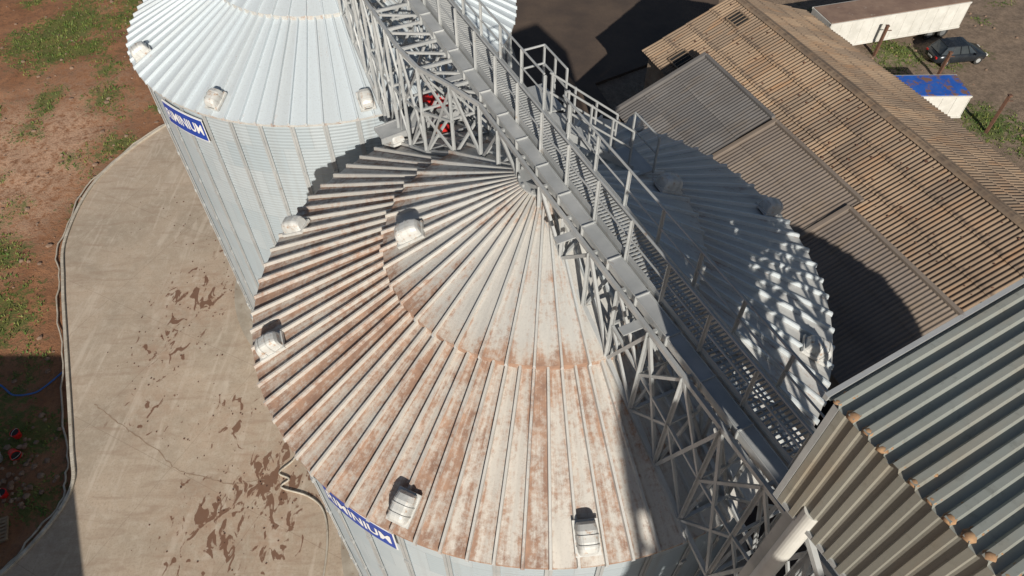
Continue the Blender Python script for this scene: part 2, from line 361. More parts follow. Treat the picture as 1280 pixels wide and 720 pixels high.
# ------------------------------------------------------------------ silo
RW=7.15; RR=7.36; ZE=15.5; TAN=.479; LIFT=.14
def pol(r,a,z): return (r*math.cos(a),r*math.sin(a),z)
def add_text(body,size):
    c=bpy.data.curves.new('txt','FONT'); c.body=body; c.size=size; c.align_x='CENTER'; c.align_y='CENTER'; c.offset=.012; c.extrude=0
    o=bpy.data.objects.new('txt',c); COL.objects.link(o); bpy.context.view_layer.update()
    dg=bpy.context.evaluated_depsgraph_get(); me=bpy.data.meshes.new_from_object(o.evaluated_get(dg)); 
    vs=[v.co.copy() for v in me.vertices]; fs=[tuple(p.vertices) for p in me.polygons]
    bpy.data.objects.remove(o); bpy.data.meshes.remove(me); return vs,fs
def hood(vb,o,S,Nn,et,Wd=.44,Ln=.62,H=.33):
    secs=[(-.5,.55,.80),(-.44,.80,.92),(-.25,.97,1),(.1,1,1),(.3,.95,.97),(.42,.78,.9),(.49,.5,.8),(.52,.18,.62)]
    rings=[];NS=12
    for x,h,wd in secs:
        b=len(vb.v); rings.append(b)
        for k in range(NS+1):
            a=math.pi*k/NS; ca=math.cos(a); sa=math.sin(a)
            cx=math.copysign(abs(ca)**.55,ca); sx=abs(sa)**.6
            vb.v.append(tuple(o+S*(x*Ln)+et*(cx*wd*Wd/2)+Nn*(.05+sx*h*H)))
    for i in range(len(rings)-1):
        for k in range(NS): vb.idx([rings[i]+k,rings[i]+k+1,rings[i+1]+k+1,rings[i+1]+k],0)
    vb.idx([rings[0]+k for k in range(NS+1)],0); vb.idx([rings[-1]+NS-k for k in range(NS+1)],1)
    vb.extr([(-.56*Ln,-.02),(-.56*Ln,.06),(.56*Ln,.06),(.56*Ln,-.02)],o,S,Nn,et,Wd*1.16,0)
    # seam strap over the cowl
    for x0 in (-.12,.18):
        for k in range(NS):
            pts=[]
            for kk in (k,k+1):
                a=math.pi*kk/NS; ca=math.cos(a); sa=math.sin(a); cx=math.copysign(abs(ca)**.55,ca); sx=abs(sa)**.6
                for xx in (x0,x0+.05): pts.append(o+S*(xx*Ln)+et*(cx*(Wd/2+.012))+Nn*(.05+sx*(H+.012)))
            vb.face([pts[0],pts[1],pts[3],pts[2]],0)
def silo(cx,cy,vents,inner,dustf,sign=True):
    E=empty('grain_silo',(cx,cy,0))
    wl=MB(); seg=84; pitch=.13; spp=4; rows=int((ZE-.3)/pitch*spp)
    for j in range(rows+1):
        z=.3+(ZE-.3)*j/rows; r=RW+.010*math.sin(2*math.pi*j/spp+.6)
        for i in range(seg): wl.v.append(pol(r,2*math.pi*i/seg,z))
    cw=2*math.pi*RW/seg
    for j in range(rows):
        z0=.3+(ZE-.3)*j/rows; z1=.3+(ZE-.3)*(j+1)/rows
        for i in range(seg):
            wl.idx([j*seg+i,j*seg+(i+1)%seg,(j+1)*seg+(i+1)%seg,(j+1)*seg+i],0,[(i*cw,z0),((i+1)*cw,z0),((i+1)*cw,z1),(i*cw,z1)])
    wl.obj('wall',[M['wall']],E,smooth=True,recalc=False)
    sf=MB()
    for i in range(42):
        a=2*math.pi*(i+.5)/42; er=V((math.cos(a),math.sin(a),0)); et=V((-er.y,er.x,0))
        for q in (-1,1):
            p=er*(RW+.04)+et*(.045*q); sf.beam(p+V((0,0,.3)),p+V((0,0,ZE-.12)),.018,.07,0,up=tuple(et))
        p=er*(RW+.02); sf.beam(p+V((0,0,.3)),p+V((0,0,ZE-.12)),.015,.1,0,up=tuple(et))
        for z in range(1,15,2): sf.box(er*(RW+.045)+V((0,0,z+.3)),.07,.13,.16,a)
        sf.box(er*(RW+.08)+V((0,0,.45)),.2,.26,.3,a)
    sf.obj('stiffeners',[M['galv']],E)
    fd=MB()
    for (r0,z0,r1,z1) in ((8.0,-.1,8.0,.16),(8.0,.16,7.5,.16),(7.5,.16,7.5,.32),(7.5,.32,7.0,.32)):
        for i in range(96):
            a=2*math.pi*i/96;b=2*math.pi*(i+1)/96; fd.face([pol(r0,a,z0),pol(r0,b,z0),pol(r1,b,z1),pol(r1,a,z1)])
    fd.obj('foundation',[M['concf']],E,recalc=False)
    rf=MB()
    def dst(a,r): return dustf(math.degrees(a)%360,r)
    def tier(N,r0,r1,lift,sub,drop):
        rs=[r0+(r1-r0)*k/7 for k in range(8)]
        for i in range(N):
            tw=random.uniform(-.012,.012)
            for k in range(sub):
                a=2*math.pi*(i+k/sub)/N;b=2*math.pi*(i+(k+1)/sub)/N; ua=i+k/sub;ub=i+(k+1)/sub
                fa=lambda q: .02*math.sin(math.pi*q)-tw*(q-.5)
                la=-fa(k/sub); lb=-fa((k+1)/sub)
                for p,q in zip(rs,rs[1:]):
                    za=ZE+TAN*(7.3-p)+lift; zb=ZE+TAN*(7.3-q)+lift
                    rf.face([pol(p,a,za+la),pol(q,a,zb+la),pol(q,b,zb+lb),pol(p,b,za+lb)],0,[(ua,p),(ua,q),(ub,q),(ub,p)],[dst(a,p),dst(a,q),dst(b,q),dst(b,p)])
                q=rs[-1]; z=ZE+TAN*(7.3-q)+lift
                rf.face([pol(q,a,z+la),pol(q,a,z-drop),pol(q,b,z-drop),pol(q,b,z+lb)],0,[(ua,q),(ua,q+.1),(ub,q+.1),(ub,q)],[dst(a,q)+.3]*4)
    tier(84,3.55,RR,0,2,.09)
    tier(42,.42,3.86,LIFT,4,LIFT+.01)
    rf.obj('roof_panels',[M['roof']],E,recalc=False)
    rb=MB()
    def rib(a,r0,r1,lift,h,wb,wt,u):
        NS=3; j0=random.uniform(-.0012,.0012); j1=random.uniform(-.0015,.0015)
        for k in range(NS):
            p=r0+(r1-r0)*k/NS;q=r0+(r1-r0)*(k+1)/NS
            c=[]
            for r in (p,q):
                aa=a+j0+(j1-j0)*(r-r0)/(r1-r0); er=V((math.cos(aa),math.sin(aa),0)); et=V((-er.y,er.x,0))
                z=ZE+TAN*(7.3-r)+lift-.02; o=er*r+V((0,0,z))
                c+=[o-et*wb/2,o-et*wt/2+V((0,0,h)),o+et*wt/2+V((0,0,h)),o+et*wb/2]
            d0=dst(a,p)*.75;d1=dst(a,q)*.75
            for m in range(3):
                rb.face([c[m],c[m+1],c[4+m+1],c[4+m]],0,[(u+.5+m*.1,p),(u+.5+m*.1,p),(u+.5+m*.1,q),(u+.5+m*.1,q)],[max(.0,d0-.12),max(0,d0-.12),max(0,d1-.12),max(0,d1-.12)])
            if k==NS-1: rb.face([c[4],c[5],c[6],c[7]],0,[(u,q)]*4,[.1]*4)
    for i in range(84): rib(2*math.pi*i/84,3.7,RR+.03+random.uniform(-.015,.02),0,.12,.085,.05,i)
    for i in range(42): rib(2*math.pi*i/42,.5,3.92+random.uniform(-.02,.02),LIFT,.10,.075,.045,i)
    rb.obj('roof_ribs',[M['roof']],E)
    cl=MB()
    zt=ZE+TAN*(7.3-.5)
    cl.tube((0,0,zt-.1),(0,0,zt+.24),.56,28,0); cl.tube((0,0,zt+.24),(0,0,zt+.29),.62,28,0); cl.tube((0,0,zt+.29),(0,0,zt+.45),.3,20,0)
    for i in range(12):
        a=i*math.pi/6; cl.box(pol(.59,a,zt+.32),.05,.05,.06,a)
    cl.obj('peak_collar',[M['galv']],E)
    er_=MB()
    for i in range(84):
        a=2*math.pi*i/84;b=2*math.pi*(i+1)/84
        er_.face([pol(RW+.02,a,ZE-.14),pol(RW+.02,b,ZE-.14),pol(RR-.02,b,ZE-.07),pol(RR-.02,a,ZE-.07)])
    er_.obj('eave_flashing',[M['galv']],E,recalc=False)
    vb=MB()
    for az,r,lift in vents+inner:
        a=math.radians(az+random.uniform(-1,1)); er=V((math.cos(a),math.sin(a),0)); et=V((-er.y,er.x,0)); S=(er-V((0,0,TAN))).normalized(); Nn=S.cross(et)
        if Nn.z<0: Nn=-Nn
        o=er*r+V((0,0,ZE+TAN*(7.3-r)+.06+(LIFT if lift else 0)))
        hood(vb,o,S,Nn,et)
    vb.obj('roof_vents',[M['vent'],M['black']],E,smooth=False)
    if sign:
        sg=MB(); a0=math.radians(227.5);a1=math.radians(243.5);z0=14.15;z1=14.98;R=RW+.13; ns=16
        def strip(A0,A1,Z0,Z1,RR_,mi):
            for i in range(ns):
                a=A0+(A1-A0)*i/ns;b=A0+(A1-A0)*(i+1)/ns
                sg.face([pol(RR_,a,Z0),pol(RR_,b,Z0),pol(RR_,b,Z1),pol(RR_,a,Z1)],mi)
                sg.face([pol(RR_,a,Z1),pol(RR_,b,Z1),pol(RR_-.05,b,Z1),pol(RR_-.05,a,Z1)],mi)
        strip(a0-.006,a1+.006,z0-.04,z1+.04,R,1); strip(a0,a1,z0,z1,R+.01,0)
        vs,fs=add_text('RIMINIUM',.5)
        xm=max(abs(v.x) for v in vs); sc=.94/xm; am=(a0+a1)/2; b=len(sg.v)
        for v in vs: sg.v.append(pol(R+.018,am+v.x*sc/R,(z0+z1)/2+v.y*1.15))
        for f in fs: sg.idx([b+i for i in f],1)
        sg.obj('name_sign',[M['blue'],M['lett']],E,recalc=False)
    return E
def dust_front(az,r):
    c=math.cos(math.radians(az-205)); d=.22+.64*max(0,(c+.5)/1.5)**.9
    if r<3.87:
        d=d*.6+.02
        if r>3.3: d+=.25*(r-3.3)/.55
        if r<1.3: d+=.4*(1.3-r)
    if r>=3.5 and r<4.4: d+=.28*(4.4-r)/.9 if c>-.3 else .1
    return d
def dust_left(az,r): return .0
C1=(.75,12.0); C2=(-7.2,26.0); C3=(11.5,-1.0)
silo(*C1,[(167,6.85,0),(200.5,6.85,0),(244.5,6.9,0),(276,6.9,0),(340,6.85,0),(20,6.85,0),(64,6.9,0),(128,6.9,0)],[(189,3.15,1),(23,3.4,1)],dust_front)
silo(*C2,[(211,6.9,0),(249.5,6.9,0),(291,6.9,0),(330,6.9,0),(15,6.9,0),(60,6.9,0),(100,6.9,0),(150,6.9,0)],[(189,3.15,1),(300,3.4,1)],dust_left)
silo(*C3,[(a,6.9,0) for a in range(20,360,45)],[(189,3.15,1)],lambda a,r:.3,sign=False)

# ------------------------------------------------------------------ gantry
U=V((.432,-.902,0)).normalized(); Np=V((.902,.432,0)).normalized(); G0=V((1.13,12,0)); ZC=19.6
def G(t,n,z): 
    p=G0+U*t+Np*n; return V((p.x,p.y,z))
def roofz(p):
    best=15.35
    for c in (C1,C2,C3):
        r=math.hypot(p.x-c[0],p.y-c[1])
        if r<7.2: best=max(best,ZE+TAN*(7.3-r)+.12)
    return best
GE=empty('conveyor_gantry')
T0,T1=-24.0,10.2
HW=.31
fl=MB()
t=T0
while t<T1: fl.beam(G(t,-HW+.02,ZC),G(t,HW-.02,ZC),.03,.035); t+=.09
for n_ in (-HW,-.1,.1,HW): fl.beam(G(T0,n_,ZC-(.02 if abs(n_)<.2 else .05)),G(T1,n_,ZC-(.02 if abs(n_)<.2 else .05)),.03 if abs(n_)<.2 else .05,.04 if abs(n_)<.2 else .15)
fl.obj('walkway_grating',[M['galv']],GE)
rl=MB()
for n_ in (-HW-.02,HW+.02):
    gap=(-1.65,-.75) if n_>0 else None
    for zz,rr in ((1.02,.026),(.54,.02)):
        if gap: rl.tube(G(T0,n_,ZC+zz),G(gap[0],n_,ZC+zz),rr,8); rl.tube(G(gap[1],n_,ZC+zz),G(T1,n_,ZC+zz),rr,8)
        else: rl.tube(G(T0,n_,ZC+zz),G(T1,n_,ZC+zz),rr,8)
    rl.beam(G(T0,n_,ZC+.1),G(T1,n_,ZC+.1),.012,.12)
    t=T0
    while t<=T1+.01:
        rl.angle(G(t,n_*1.04,ZC-.1),G(t,n_*1.04,ZC+1.02),.05); t+=1.18
rl.obj('handrails',[M['galv']],GE)
cv=MB()
cz=ZC-.14; cn=-.54
cv.beam(G(T0,cn,cz),G(10,cn,cz),.22,.22); cv.beam(G(T0,cn,cz+.12),G(10,cn,cz+.12),.29,.02)
for s in (-.14,.14): cv.beam(G(T0,cn+s,cz+.14),G(10,cn+s,cz+.14),.018,.035)
t=T0
while t<10:
    cv.beam(G(t,cn,cz+.01),G(t+.03,cn,cz+.01),.32,.31); t+=1.0
for tt in (.15,-15.6): 
    cv.beam(G(tt,-.5,ZC-.15),G(tt,-.35,18.9),.28,.28)
for tt in (1.9,4.4,-4.2,-9.0):
    cv.beam(G(tt,-1.2,ZC-.28),G(tt,-.4,ZC-.28),.2,.03)
cv.obj('chain_conveyor',[M['galv']],GE,bevel=.006)
tr=MB()
def nlf(t): return -.78 if t>-3 else (-1.7 if t<-5.2 else -.78-.92*(-3-t)/2.2)
nr=.36
nodes=[]; t=T0
while t<T1+.3: nodes.append(min(t,T1)); t+=1.063
for side in (0,1):
    nf=(lambda t: nlf(t)) if side==0 else (lambda t: nr)
    bot=[]
    for t in nodes:
        p=G(t,nf(t),0); zb=min(roofz(p),ZC-.45); bot.append(V((p.x,p.y,zb)))
    top=[G(t,nf(t),ZC-.18) for t in nodes]
    for i in range(len(nodes)):
        tr.angle(bot[i],top[i],.065)
        if i<len(nodes)-1:
            tr.beam(top[i],top[i+1],.07,.11)
            tr.angle(bot[i],bot[i+1],.09)
            if i%2==0: tr.angle(bot[i],top[i+1],.06)
            else: tr.angle(top[i],bot[i+1],.06)
            h=top[i].z-bot[i].z; h2=top[i+1].z-bot[i+1].z
            if h>1.7 and h2>1.7:
                m0=(bot[i]+top[i])/2; m1=(bot[i+1]+top[i+1])/2; tr.angle(m0,m1,.055)
                if i%2: tr.angle(m0,top[i+1],.05); tr.angle(bot[i],m1,.05)
                else: tr.angle(top[i],m1,.05); tr.angle(m0,bot[i+1],.05)
for i,t in enumerate(nodes):
    nl=nlf(t); a=G(t,nl,0);b=G(t,nr,0); za=min(roofz(a),ZC-.45);zb=min(roofz(b),ZC-.45)
    tr.beam(G(t,nl,ZC-.2),G(t,nr,ZC-.2),.06,.08)
    tr.angle(V((a.x,a.y,za)),V((b.x,b.y,zb)),.07)
    if ZC-za>1: tr.angle(V((a.x,a.y,za)),G(t,nr,ZC-.25),.055)
    if ZC-za>2: tr.angle(V((b.x,b.y,zb)),G(t,nl,ZC-.25),.05); tr.angle(G(t,nl,(ZC+za)/2),G(t,nr,(ZC+zb)/2),.05)
    if i<len(nodes)-1: tr.angle(G(t,nl,ZC-.26),G(nodes[i+1],nr,ZC-.26),.05)
tr.obj('support_truss',[M['galv']],GE)
gp=MB()
for t in (-7.5,-8.7):
    for n_ in (-1.65,nr):
        p=G(t,n_,0); gp.beam(V((p.x,p.y,.1)),V((p.x,p.y,16)),.16,.16)
for z in range(2,15,2):
    for n_ in (-1.65,nr): gp.beam(G(-7.5,n_,z),G(-8.7,n_,z+2),.06,.06)
    gp.beam(G(-7.5,-1.65,z),G(-7.5,nr,z+2),.06,.06); gp.beam(G(-7.5,-1.65,z),G(-7.5,nr,z),.06,.06)
gp.obj('support_columns',[M['galv']],GE)
sp=MB()
sp.beam(G(-7.0,-2.4,16.15),G(-7.4,.9,16.15),.6,.07); sp.beam(G(-6.68,-2.4,16.1),G(-7.08,.9,16.1),.05,.2); sp.beam(G(-7.32,-2.4,16.1),G(-7.72,.9,16.1),.05,.2)
ns=8
for i in range(ns+1):
    f=i/ns; n_=.5+1.9*f; z=ZC-.03-(1.72)*f
    sp.beam(G(-1.55,n_,z),G(-.85,n_,z),.2,.03)
for tt in (-1.58,-.82):
    sp.beam(G(tt,.4,ZC-.02),G(tt,2.5,ZC-1.85),.05,.16)
    for f in (0,.33,.66,1):
        n_=.5+1.9*f; z=ZC-1.72*f; sp.beam(G(tt,n_,z-.08),G(tt,n_,z+1.05),.045,.045)
    for h in (.55,1.05): sp.tube(G(tt,.45,ZC+h),G(tt,2.4,ZC-1.72+h),.026,8)
sp.beam(G(-1.6,2.7,ZC-1.84),G(-.5,2.7,ZC-1.84),.55,.05)
for tt in (-1.6,-.5):
    sp.beam(G(tt,2.95,ZC-1.9),G(tt,2.95,ZC-.8),.045,.045)
for h in (-1.3,-.8): sp.tube(G(-1.6,2.95,ZC+h),G(-.5,2.95,ZC+h),.024,8)
sp.beam(G(-2.7,.62,ZC-.03),G(-1.6,.62,ZC-.03),.5,.05)
for tt in (-2.7,-2.15,-1.6): sp.beam(G(tt,.88,ZC-.1),G(tt,.88,ZC+1.02),.045,.045)
for h in (.54,1.02): sp.tube(G(-2.7,.88,ZC+h),G(-1.6,.88,ZC+h),.026,8); sp.tube(G(-2.7,.35,ZC+h),G(-2.7,.88,ZC+h),.026,8)
sp.obj('stair_and_platforms',[M['galv']],GE)
ME=empty('conveyor_drive_motor',G(-7.2,-.55,16.2)); ME.scale=(1.0,1.0,1.15); mm=MB()
mm.tube((-.05,0,.36),(.42,.12,.36),.17,18); mm.tube((.42,.12,.36),(.5,.14,.36),.19,18)
for i in range(7):
    x=.02+i*.055; mm.tube((x,.02+i*.014,.36),(x+.015,.024+i*.014,.36),.2,18)
mm.box((-.2,-.04,.33),.32,.34,.42,.25); mm.box((-.2,-.04,.06),.45,.4,.1,.25,1); mm.box((.2,.06,.6),.16,.14,.12,.25)
mm.tube((-.2,-.3,.3),(-.2,-.16,.3),.2,18,1); mm.box((.2,.05,.1),.3,.2,.14,.25,1)
mm.obj('motor_body',[M['red'],M['galvdark']],ME,bevel=.012)
mm=MB(); mm.tube((0,0,0),(0,0,.06),.3,24); mm.tube((0,0,.06),(0,0,.16),.14,20,1)
mm.obj('inspection_hatch',[M['rust'],M['red']],None,loc=tuple(G(-6.3,-.5,16.15)))

# ------------------------------------------------------------------ corrugated sheets
def sheets(mb,o,Ux,Sx,L,W,pitch,prof,rows,mi=0,sheet=1.0,step=.03,ov=.1,seed=0,var=.012):
    rnd=random.Random(seed); o=V(o); Nn=Ux.cross(Sx).normalized()
    if Nn.z<-.001: Nn=-Nn
    xsn=[]; k=0
    while k*pitch<L:
        for fx,h in prof:
            x=(k+fx)*pitch
            if x<=L: xsn.append((x,h))
        k+=1
    for r in range(rows):
        w=W/rows; s0=r*w-(ov if r else 0); s1=(r+1)*w
        tints={}; lifts={}
        for (xa,ha),(xb,hb) in zip(xsn,xsn[1:]):
            si=int(xa/sheet)
            if si not in tints: tints[si]=rnd.random(); lifts[si]=(rnd.uniform(0,var),rnd.uniform(-.02,.04) if r else rnd.uniform(-.03,.03))
            l,sh=lifts[si]; t=tints[si]
            a=o+Ux*xa+Sx*(s0+sh)+Nn*(ha+step+l); b=o+Ux*xb+Sx*(s0+sh)+Nn*(hb+step+l); c=o+Ux*xb+Sx*s1+Nn*hb; d=o+Ux*xa+Sx*s1+Nn*ha
            mb.face([a,b,c,d],mi,[(xa,s0),(xb,s0),(xb,s1),(xa,s1)],[t]*4)
SINE=[(i/6,.035*math.sin(2*math.pi*i/6)) for i in range(6)]
SINE2=[(i/6,.018*math.sin(2*math.pi*i/6)) for i in range(6)]
Ub=V((.39,-.92,0)).normalized(); Nb=V((.92,.39,0)).normalized()
def Bp(n_,tau,z): p=Nb*n_+Ub*tau; return V((p.x,p.y,z))
tauA0=V((8.25,38.4,0)).dot(Ub); LA=46
AE=empty('gable_warehouse',Bp(28.4,tauA0+23,0)); off=-AE.location
hs=5.9; rise=2.3; slen=math.hypot(hs,rise)
ra=MB(); 
S1=(Nb*hs+V((0,0,rise))).normalized(); S2=(-Nb*hs+V((0,0,rise))).normalized()
sheets(ra,Bp(22.3,tauA0-.3,5.95)+off,Ub,S1,LA+.6,slen+.1,.22,SINE,4,0,1.1,.04,.12,1,.025)
sheets(ra,Bp(34.5,tauA0-.3,5.95)+off,Ub,S2,LA+.6,slen+.1,.22,SINE,4,0,1.1,.04,.12,2,.025)
ra.obj('roof_sheets',[M['asb']],AE,smooth=False,recalc=False)
rd=MB(); 
for i in range(int(LA/1.1)):
    t=tauA0-.3+i*1.1; z=8.33+random.uniform(0,.03)
    for sgn in (-1,1):
        a=Bp(28.4,t,z+.06)+off;b=Bp(28.4,t+1.14,z+.06)+off; c=Bp(28.4+sgn*.32,t+1.14,z-.05)+off; d=Bp(28.4+sgn*.32,t,z-.05)+off
        rd.face([a,b,c,d],0,[(t,0),(t+1,0),(t+1,.3),(t,.3)],[random.random()]*4)
rd.obj('ridge_caps',[M['asb']],AE,recalc=False)
mz=MB(); Nn=S1.cross(Ub); Nn=Nn if Nn.z>0 else -Nn
for k in range(8):
    s=.35+k*slen/8
    t=.4
    while t<LA-1:
        if random.random()<.8:
            p=Bp(22.3,tauA0+t+random.uniform(-.1,.1),5.95)+off+S1*(s+random.uniform(-.05,.05))+Nn*.04; lump(mz,p,random.uniform(.03,.095),0,.5)
        t+=random.uniform(.4,1.1)
mz.obj('moss_on_roof',[M['rust']],AE)
wa=MB()
def wallquad(mb,p,q,z0,z1,mi=0): mb.face([(p.x,p.y,z0),(q.x,q.y,z0),(q.x,q.y,z1),(p.x,p.y,z1)],mi)
c=[Bp(22.7,tauA0,0)+off,Bp(34.1,tauA0,0)+off,Bp(34.1,tauA0+LA,0)+off,Bp(22.7,tauA0+LA,0)+off]
for i in range(4): wallquad(wa,c[i],c[(i+1)%4],-.3,5.9)
for tt in (tauA0,tauA0+LA):
    a=Bp(22.7,tt,5.9)+off;b=Bp(34.1,tt,5.9)+off;r=Bp(28.4,tt,8.15)+off; wa.face([a,b,r])
for i in range(10):
    t=tauA0+2.5+i*4.3; p=Bp(34.12,t,3.6)+off; wa.box(p,.08,1.6,1.1,math.atan2(Nb.y,Nb.x),1)
wa.box(Bp(30,tauA0-.02,1.7)+off,3.0,.1,3.3,math.atan2(Nb.y,Nb.x),1)
wa.obj('walls',[M['brick'],M['black']],AE,recalc=False)
ho=MB()
def opening(tau,sfrac,w_,h_):
    o=Bp(22.3,tau,5.95)+off+S1*(slen*sfrac)
    o=o+Nn*.11
    ho.face([o,o+Ub*w_,o+Ub*w_+S1*h_,o+S1*h_],0)
    for a,b in ((o,o+Ub*w_),(o+Ub*w_,o+Ub*w_+S1*h_),(o+Ub*w_+S1*h_,o+S1*h_),(o+S1*h_,o)): ho.beam(a,b,.08,.08,1)
    for k in range(1,4): ho.beam(o+Ub*(w_*k/4),o+Ub*(w_*k/4)+S1*h_,.05,.05,1)
opening(tauA0+1.2,.78,1.1,.9); opening(tauA0+1.6,.12,1.2,1.1)
ho.obj('roof_lights',[M['black'],M['asb']],AE,recalc=False)
BE=empty('lean_to_shed',Bp(21,tauA0+15,0)); off=-BE.location
tB0=V((10.9,35.1,0)).dot(Ub)-.4
tB1=V((13.9,30.0,0)).dot(Ub); tB2=V((16.3,24.0,0)).dot(Ub); tB3=tB2+9.8
rb_=MB()
for k,(ta,tb,zi,zo,mi,ni) in enumerate(((tB0,tB1,7.55,5.3,0,23.9),(tB1-.05,tB2,7.2,5.05,1,24.2),(tB2-.05,tB3,6.95,4.85,1,23.6))):
    S=(Nb*(ni-18.4)+V((0,0,zi-zo))); W=S.length; S.normalize()
    sheets(rb_,Bp(18.4,ta,zo)+off,Ub,S,tb-ta,W,.2,SINE2,3,mi,1.0,.02,.12,5+k)
    e0=Bp(18.4,ta,zo+.1)+off; rb_.beam(e0,e0+S*W,.2,.14,mi,up=(0,0,1))
    e1=Bp(ni,ta,zi+.04)+off; rb_.beam(e1,e1+Ub*(tb-ta),.22,.12,mi)
rb_.obj('roof_sheets',[M['asb2'],M['asb3']],BE,recalc=False)
wb=MB(); c=[Bp(18.7,tB0+.1,0)+off,Bp(22.65,tB0+.1,0)+off,Bp(22.65,tB3-.1,0)+off,Bp(18.7,tB3-.1,0)+off]
for i in range(4): wallquad(wb,c[i],c[(i+1)%4],-.3,4.75)
for tt in (tB0+.1,tB3-.1):
    wb.face([Bp(18.7,tt,4.75)+off,Bp(23.5,tt,4.75)+off,Bp(23.5,tt,6.6)+off])
for i in range(5): wb.box(Bp(18.68,tB0+2.5+i*4.3,2.2)+off,.08,2.4,2.6,math.atan2(Nb.y,Nb.x),1)
wb.obj('walls',[M['brick'],M['black']],BE,recalc=False)

# ------------------------------------------------------------------ C: elevator head house (high level)
Uc=V((.48,-.877,0)).normalized(); Nc=V((.877,.48,0)).normalized(); CK=V((3.2,3.55,0))
CE=empty('elevator_head_house',(CK.x,CK.y,0)); LC=4.6; WC=5.0; ZT=23.5; ZB=21.37; PT=.188
TR=[(0,.0),(.16,.0),(.27,.06),(.62,.06),(.73,0)]
rc=MB(); Sc=(Nc+V((0,0,.05))).normalized()
sheets(rc,-Uc*.1-Nc*.08+V((0,0,ZT)),Uc,Sc,LC+.2,WC+.16,PT,TR,1,0,PT*4,.0,0,11,.004)
rc.obj('roof_sheets',[M['trap']],CE,recalc=False)
wc=MB()
def clad(o,Ux,L,z0,z1,outn,seed):
    pr=[]; k=0
    while k*PT<L:
        for fx,h in ((0,0),(.14,0),(.22,.03),(.6,.03),(.68,0)):
            if (k+fx)*PT<=L: pr.append(((k+fx)*PT,h))
        k+=1
    for (xa,ha),(xb,hb) in zip(pr,pr[1:]):
        t=random.Random(int(xa/(PT*4))+seed).random()
        a=o+Ux*xa+outn*ha;b=o+Ux*xb+outn*hb
        wc.face([(a.x,a.y,z0),(b.x,b.y,z0),(b.x,b.y,z1),(a.x,a.y,z1)],0,[(xa,z0),(xb,z0),(xb,z1),(xa,z1)],[t]*4)
z_=V((0,0,0))
clad(z_,Uc,LC,ZB,ZT-.03,-Nc,1)
clad(z_+Nc*WC,Uc,LC,ZB,ZT+.2,Nc,4)
clad(z_,Nc,WC,ZT-1.0,ZT+.0,-Uc,2)
wc.obj('wall_cladding',[M['clad']],CE,recalc=False)
ed=MB()
ed.beam(V((0,0,ZB+.02)),Uc*LC+V((0,0,ZB+.02)),.05,.08); ed.beam(-Uc*.12-Nc*.08+V((0,0,ZT+.02)),-Uc*.12+Nc*WC+V((0,0,ZT+.27)),.05,.08)
ed.beam(V((0,0,ZB)),V((0,0,ZT-.02)),.07,.07)
def s3z(q):
    p=q+CK
    for c in (C1,C3):
        r=math.hypot(p.x-c[0],p.y-c[1])
        if r<7.45: return ZE+TAN*(7.3-r)+.05
    return .05
for a in (.2,2.3,4.4):
    for b in (.25,2.5,4.8):
        q=Uc*a+Nc*b; ed.beam(q+V((0,0,min(s3z(q),ZB-.5))),q+V((0,0,ZT-.1)),.14,.14)
for a in (.2,1.25,2.3,3.35,4.4):  # unseen inner lattice, added to break the sunlight into dapples
    ed.beam(Uc*a+Nc*.25+V((0,0,ZB-.05)),Uc*a+Nc*4.8+V((0,0,ZB-.05)),.1,.16)
    for b in (.25,1.4,2.5,3.7):
        ed.beam(Uc*a+Nc*b+V((0,0,ZB-.05)),Uc*a+Nc*(b+1.1)+V((0,0,ZB+1.9)),.06,.06); ed.beam(Uc*a+Nc*(b+1.1)+V((0,0,ZB-.05)),Uc*a+Nc*(b)+V((0,0,ZB+1.9)),.06,.06)
for b in (.25,2.5,4.8):
    for a,a2 in ((.2,2.3),(2.3,4.4)):
        for z in (16.5,18.9):
            ed.beam(Uc*a+Nc*b+V((0,0,z)),Uc*a2+Nc*b+V((0,0,z+2.3)),.08,.08); ed.beam(Uc*a2+Nc*b+V((0,0,z)),Uc*a+Nc*b+V((0,0,z+2.3)),.08,.08); ed.beam(Uc*a+Nc*b+V((0,0,z)),Uc*a2+Nc*b+V((0,0,z)),.09,.09)
ed.obj('steel_frame',[M['galv']],CE)
mc=MB()  # unseen pipes and boxes added inside to dapple sun on the silo roof
for a in (.9,2.0,3.4): mc.tube(Uc*a+Nc*1.2+V((0,0,ZB+.5)),Uc*(a+.1)+Nc*4.6+V((0,0,ZB+.6)),.24,14)
mc.tube(Uc*1.8+Nc*3+V((0,0,ZB+.8)),Uc*1.2+Nc*3.2+V((0,0,17.6)),.16,14); mc.box(Uc*2.8+Nc*3.6+V((0,0,ZB+.6)),1.2,1.0,1.1,.4)
mc.box(Uc*1.2+Nc*2.6+V((0,0,ZB-.5)),.9,1.6,.9,.5); mc.box(Uc*2.4+Nc*1.6+V((0,0,ZB-.4)),.7,.8,.8,.5)
mc.obj('dapple_blockers',[M['galvdark']],CE)
dp=MB(); q=Uc*.42+Nc*.06; dp.tube(q+V((0,0,ZB+.35)),q+V((0,0,.1)),.12,24)
dp.obj('grain_downpipe',[M['white']],CE,smooth=False)
db=MB()
k=0
while k*PT<LC:
    p=-Uc*.1+Uc*((k+.44)*PT)+Nc*(-.04+random.uniform(0,.04))+V((0,0,ZT+.045)); lump(db,p,random.uniform(.045,.07),0,.5)
    for q in range(random.randint(2,5)):
        lump(db,p+Nc*random.uniform(.05,.25)+Uc*random.uniform(-.03,.04),random.uniform(.012,.035),0,.5)
    k+=1
db.obj('dust_deposits',[M['brown']],CE,smooth=True)

